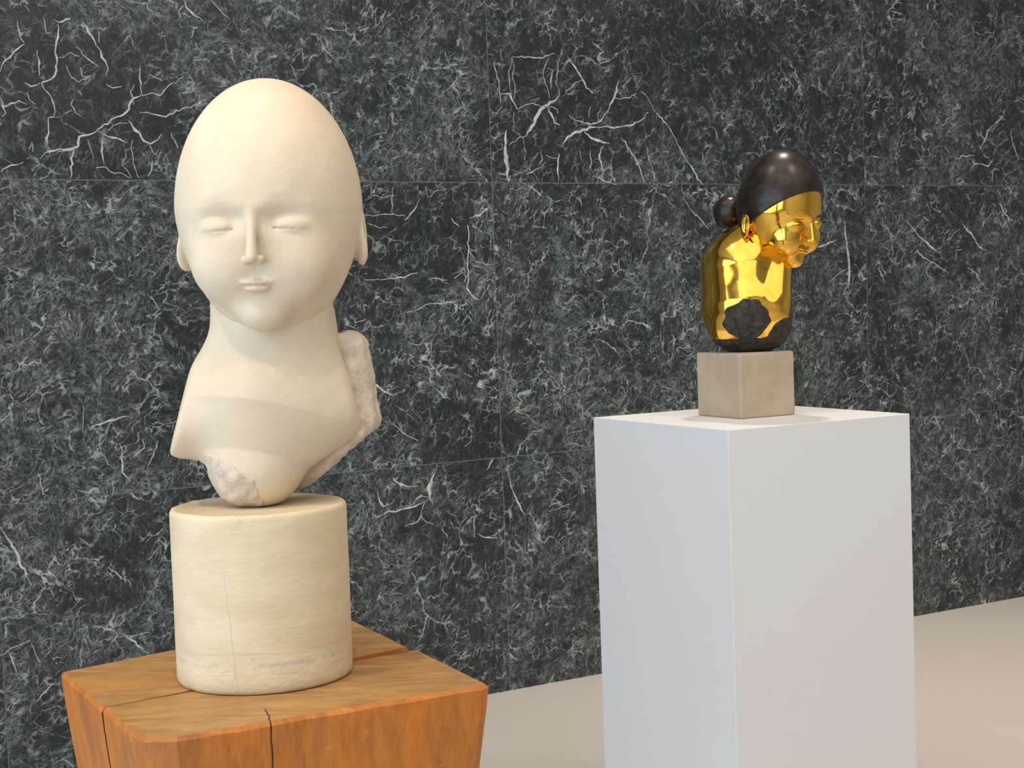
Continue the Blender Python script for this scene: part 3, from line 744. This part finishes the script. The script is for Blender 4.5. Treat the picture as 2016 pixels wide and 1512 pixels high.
# ------------------------------------------------------------------ plain plaster bust (generic carved head)
def face_feats(P, d, c, r, s=1.0):
    """adds an ordinary, calmly modelled closed-eyed face to the field d; the face looks along local -y"""
    def L(x, y, z): return (c[0] + x * s, c[1] + y * s, c[2] + z * s)
    for sx in (-1, 1):
        # shallow eye sockets under a soft brow
        d = smax(d, -ell(P, L(sx * .036, -.118, -.004), (.027 * s, .030 * s, .015 * s), rotm(y=sx * 5)), .016 * s)
        lid = ell(P, L(sx * .036, -.0820, -.010), (.0195 * s, .0135 * s, .0105 * s), rotm(z=sx * 16))
        d = smin(d, lid, .003 * s)
        slit = boxd(P, L(sx * .036, -.102, -.0145), (.0165 * s, .016 * s, .0010 * s), .0006, rotm(y=sx * 4))
        d = smax(d, -slit, .0020 * s)
        ear = ell(P, L(sx * .0925, .014, -.022), (.0075 * s, .019 * s, .029 * s), rotm(x=-10, z=sx * 22))
        ear = smax(ear, -ell(P, L(sx * .1000, .006, -.019), (.0055 * s, .0105 * s, .019 * s), rotm(z=sx * 22)), .003 * s)
        d = smin(d, ear, .004 * s)
        d = smin(d, ell(P, L(sx * .036, -.064, -.050), (.030 * s, .026 * s, .030 * s)), .026 * s)
        d = smin(d, cone(P, L(sx * .010, -.0950, .010), L(sx * .050, -.079, .011), .0030 * s, .0008 * s), .013 * s)
    d = smin(d, cone(P, L(0, -.0975, .008), L(0, -.1110, -.042), .0034 * s, .0058 * s), .007 * s)
    for sx in (-1, 1): d = smin(d, ell(P, L(sx * .0068, -.1025, -.0445), (.0048 * s, .0075 * s, .0048 * s)), .004 * s)
    up = ell(P, L(0, -.0880, -.0660), (.0155 * s, .0050 * s, .0026 * s)); lo_ = ell(P, L(0, -.0865, -.0722), (.0120 * s, .0055 * s, .0034 * s))
    d = smin(d, np.minimum(up, lo_), .0045 * s)
    d = smin(d, ell(P, L(0, -.062, -.098), (.022 * s, .018 * s, .016 * s)), .022 * s)
    return d
def plaster_bust():
    e = empty('plaster_bust', DTOP + Vector((.004, 0, 0)), rad(-2))
    tag(e, 'large pale plaster head and shoulders balanced on the cream drum', 'sculpture')
    hc = (.021, .0, .302)
    def headF(P):
        z = (P[..., 2] - hc[2])
        k = 1 + np.clip(-z, 0, .2) * .85      # egg: narrower towards the chin
        Q = np.stack([(P[..., 0] - hc[0]) * k, (P[..., 1] - hc[1]) * (1 + np.clip(-z, 0, .2) * .8), z], -1)
        d = ell(Q, (0, 0, 0), (.0945, .098, .132)) * .9
        return face_feats(P, d, (hc[0], hc[1] + .003, hc[2] - .010), 1, .97)
    def bodyF(P):
        # long smooth neck broadening into cut shoulders, tapering to a small foot
        d = cone(P, (.022, .030, .28), (.016, .028, .17), .066, .067)
        d = smin(d, ell(P, (.012, .022, .104), (.102, .058, .056), rotm(y=5)), .038)
        for sx in (-1, 1): d = smin(d, cone(P, (.012 + sx * .010, -.034, .128), (.012 + sx * .052, -.010, .138), .0045, .0020), .016)
        for sx in (-1, 1): d = smin(d, cone(P, (.014 + sx * .007, -.030, .135), (.020 + sx * .050, .020, .225), .008, .010), .018)
        d = smin(d, cone(P, (.004, .016, .090), (-.004, .002, .046), .074, .050), .035)
        d = smin(d, cone(P, (.010, .020, .118), (-.075, .004, .086), .046, .036), .02)
        d = smax(d, half(P, (-1, -.25, .30), .103), .005)     # shoulder cut flat
        d = smax(d, half(P, (1, .1, .2), .118), .008)
        d = smax(d, -P[..., 2] + .0004, .003)
        return d
    implicit('head', headF, (-.10, -.13, .14), (.14, .12, .46), .0017, M_PLASTER, e)
    implicit('neck_and_shoulders', bodyF, (-.15, -.09, -.006), (.15, .12, .36), .0019, M_PLASTER, e)
    def slabF(P):
        d = boxd(P, (.064, .050, .090), (.054, .028, .080), .020, rotm(y=-8, z=-8))
        d = smax(d, half(P, (.62, 0, -.8), .014), .008); d = smax(d, half(P, (1, 0, .75), .208), .008)
        return d + wob(P, 90, 5) * .0011
    tag(implicit('rough_cut_back', slabF, (.0, .0, -.02), (.17, .12, .21), .0014, M_CHIP, e), 'rough chipped plaster behind the shoulder')
    def footF(P):
        d = bodyF(P) - .0010 + wob(P, 130, 9) * .0007
        d = smax(d, ell(P, (-.034, -.046, .020), (.046, .050, .030), rotm(y=30)) + wob(P, 55, 3) * .0035, .0015)
        return smax(d, -P[..., 2] + .0006, .002)
    tag(implicit('chipped_foot', footF, (-.10, -.10, -.006), (.03, .03, .07), .0011, M_CHIP, e), 'rough broken patch at the foot')
plaster_bust()

# ------------------------------------------------------------------ limestone cube and plain bronze bust
CF = Vector((.5413, 3.7097, PT))
a1 = math.atan2(.0766, .1452); wc = math.hypot(.0766, .1452)
cube = zrot_box('limestone_cube', (CF.x, CF.y, CF.z), a1, .1625, .1800, .1560, M_LIME, None, .005)
tag(cube, 'beige limestone cube on the white plinth below the golden head', 'stone base')
CC = CF + Vector((math.cos(a1) * .081 - math.sin(a1) * .09, math.sin(a1) * .081 + math.cos(a1) * .09, .156))
def bronze_bust():
    e = empty('bronze_bust', CC + Vector((-.010, 0, -.0)), 0)
    tag(e, 'golden polished bronze head with dark cap of hair on the limestone cube', 'sculpture')
    # local: head leans to the right and looks right of the visitor
    HR = Matrix.Rotation(rad(38), 3, 'Z') @ Matrix.Rotation(rad(-3), 3, 'Y') @ Matrix.Rotation(rad(12), 3, 'X')
    HRn = np.array(HR, dtype=np.float32); hc = np.array((.104, -.01, .344), dtype=np.float32)
    def loc(P): return (P - hc) @ HRn
    def egg(Q, grow=0.0):
        z = Q[..., 2]; k = 1 + np.clip(-z, 0, .2) * 1.05
        return ell(np.stack([Q[..., 0] * k, Q[..., 1] * (1 + np.clip(-z, 0, .2) * .8), z], -1), (0, 0, 0), (.100 + grow, .104 + grow, .138 + grow)) * .9
    def headF(P):
        Q = loc(P); return face_feats(Q, egg(Q), (0, .003, -.014), 1, 1.06)
    def hairF(P):
        Q = loc(P); d = np.abs(egg(Q, .0022)) - .0022
        return smax(d, half(Q, (0, -.66, -.75), .022), .001)
    def bodyF(P):
        d = cone(P, (.085, .030, .30), (.025, .035, .20), .066, .088)
        d = smin(d, cone(P, (.012, .030, .20), (.020, .014, .115), .098, .112), .04)
        d = smin(d, ell(P, (.032, .010, .060), (.092, .075, .062)), .03)
        d = smax(d, -ell(P, (.100, -.125, .215), (.060, .070, .085), rotm(y=22)), .03)
        d = smin(d, cone(P, (.108, .004, .26), (.072, -.046, .10), .030, .042), .018)
        d = smax(d, -P[..., 2] + .0005, .004)
        return d
    implicit('head', headF, (-.04, -.18, .19), (.26, .15, .51), .0019, M_GOLD, e)
    tag(implicit('hair_cap', hairF, (-.04, -.16, .19), (.25, .16, .52), .0016, M_PATINA, e), 'dark brown patinated hair')
    implicit('neck_and_shoulders', bodyF, (-.14, -.14, -.008), (.18, .16, .40), .0021, M_GOLD, e)
    def bunF(P): return ell(P, (-.006, .085, .345), (.040, .040, .042), rotm(y=20)) + wob(P, 40, 2) * .0006
    tag(implicit('hair_bun', bunF, (-.08, .02, .28), (.06, .15, .41), .0016, M_PATINA, e), 'dark round knot of hair')
    def cut1(P):
        reg = ell(P, (.000, -.095, .075), (.062, .060, .050), rotm(y=-12)) + wob(P, 28, 8) * .005
        reg = smin(reg, ell(P, (.108, -.065, .030), (.050, .060, .050)), .006)
        reg = smin(reg, P[..., 2] - .030 + wob(P, 30, 6) * .003, .006)
        d = smax(bodyF(P) - .0022 + wob(P, 95, 4) * .0010, reg, .0015)
        return smax(d, -P[..., 2] + .0006, .003)
    tag(implicit('rough_foot', cut1, (-.13, -.15, -.008), (.18, .14, .14), .0015, M_RBRONZE, e), 'dark rough cast foot')
bronze_bust()

# ------------------------------------------------------------------ track lamps (above the frame; they light the room, the last two added to brighten the floor)
def track_lamp(loc, tgt, power, size, col=(1, .80, .56), label=None, spot=55, blend=.6):
    e = empty('track_spotlight', loc); tag(e, label, 'spotlight', 'spotlights on the ceiling above the frame')
    e.rotation_euler = look(loc, tgt)
    N = 24; vs = []; fs = []
    for z, r_ in ((.16, .03), (.16, .055), (0, .06), (0, .052)):
        for k in range(N): vs.append((r_ * math.cos(2 * math.pi * k / N), r_ * math.sin(2 * math.pi * k / N), z))
    for j in range(3):
        for k in range(N): fs.append((j * N + k, j * N + (k + 1) % N, (j + 1) * N + (k + 1) % N, (j + 1) * N + k))
    fs.append(tuple(range(N)))
    mesh('lamp_can', vs, fs, M_CAN, e)
    mesh('lens', [(.052 * math.cos(2 * math.pi * k / N), .052 * math.sin(2 * math.pi * k / N), .004) for k in range(N)], [tuple(range(N - 1, -1, -1))], M_LAMP, e)
    l = bpy.data.lights.new('spot_beam', 'SPOT'); l.energy = power; l.shadow_soft_size = size; l.color = col; l.spot_size = rad(spot); l.spot_blend = blend
    o = bpy.data.objects.new('spot_beam', l); C.objects.link(o); o.parent = e; o.location = (0, 0, -.01)
WARM = (1.0, .80, .54)
lab = 'white cylindrical ceiling spotlight above the frame'
track_lamp((-1.25, .55, 3.75), (-.25, 1.62, 1.45), 80, .07, WARM, lab, 34)
track_lamp((-.10, .35, 3.85), (-.27, 1.62, 1.35), 45, .06, WARM, lab, 34)
track_lamp((-.55, 3.1, 3.95), (.62, 3.8, 1.4), 38, .05, (1, .88, .72), lab, 32)
track_lamp((1.55, 2.6, 3.95), (.62, 3.8, 1.4), 38, .05, (1, .88, .72), lab, 32)
track_lamp(room(-1.0, -2.2, 4.0), room(-.7, 0, 1.6), 60, .05, (1, .93, .85), lab, 80)
track_lamp(room(1.4, -2.2, 4.0), room(1.7, 0, 1.6), 60, .05, (1, .93, .85), lab, 80)
track_lamp(room(.2, -1.5, 4.1), room(.3, -1.3, 0), 165, .08, (1, .90, .80), lab, 75)  # added downlight, there to brighten the floor by the wall
track_lamp(room(2.6, -1.6, 4.1), room(2.6, -1.4, 0), 165, .08, (1, .90, .80), lab, 75)  # second added downlight, brightens the floor further right
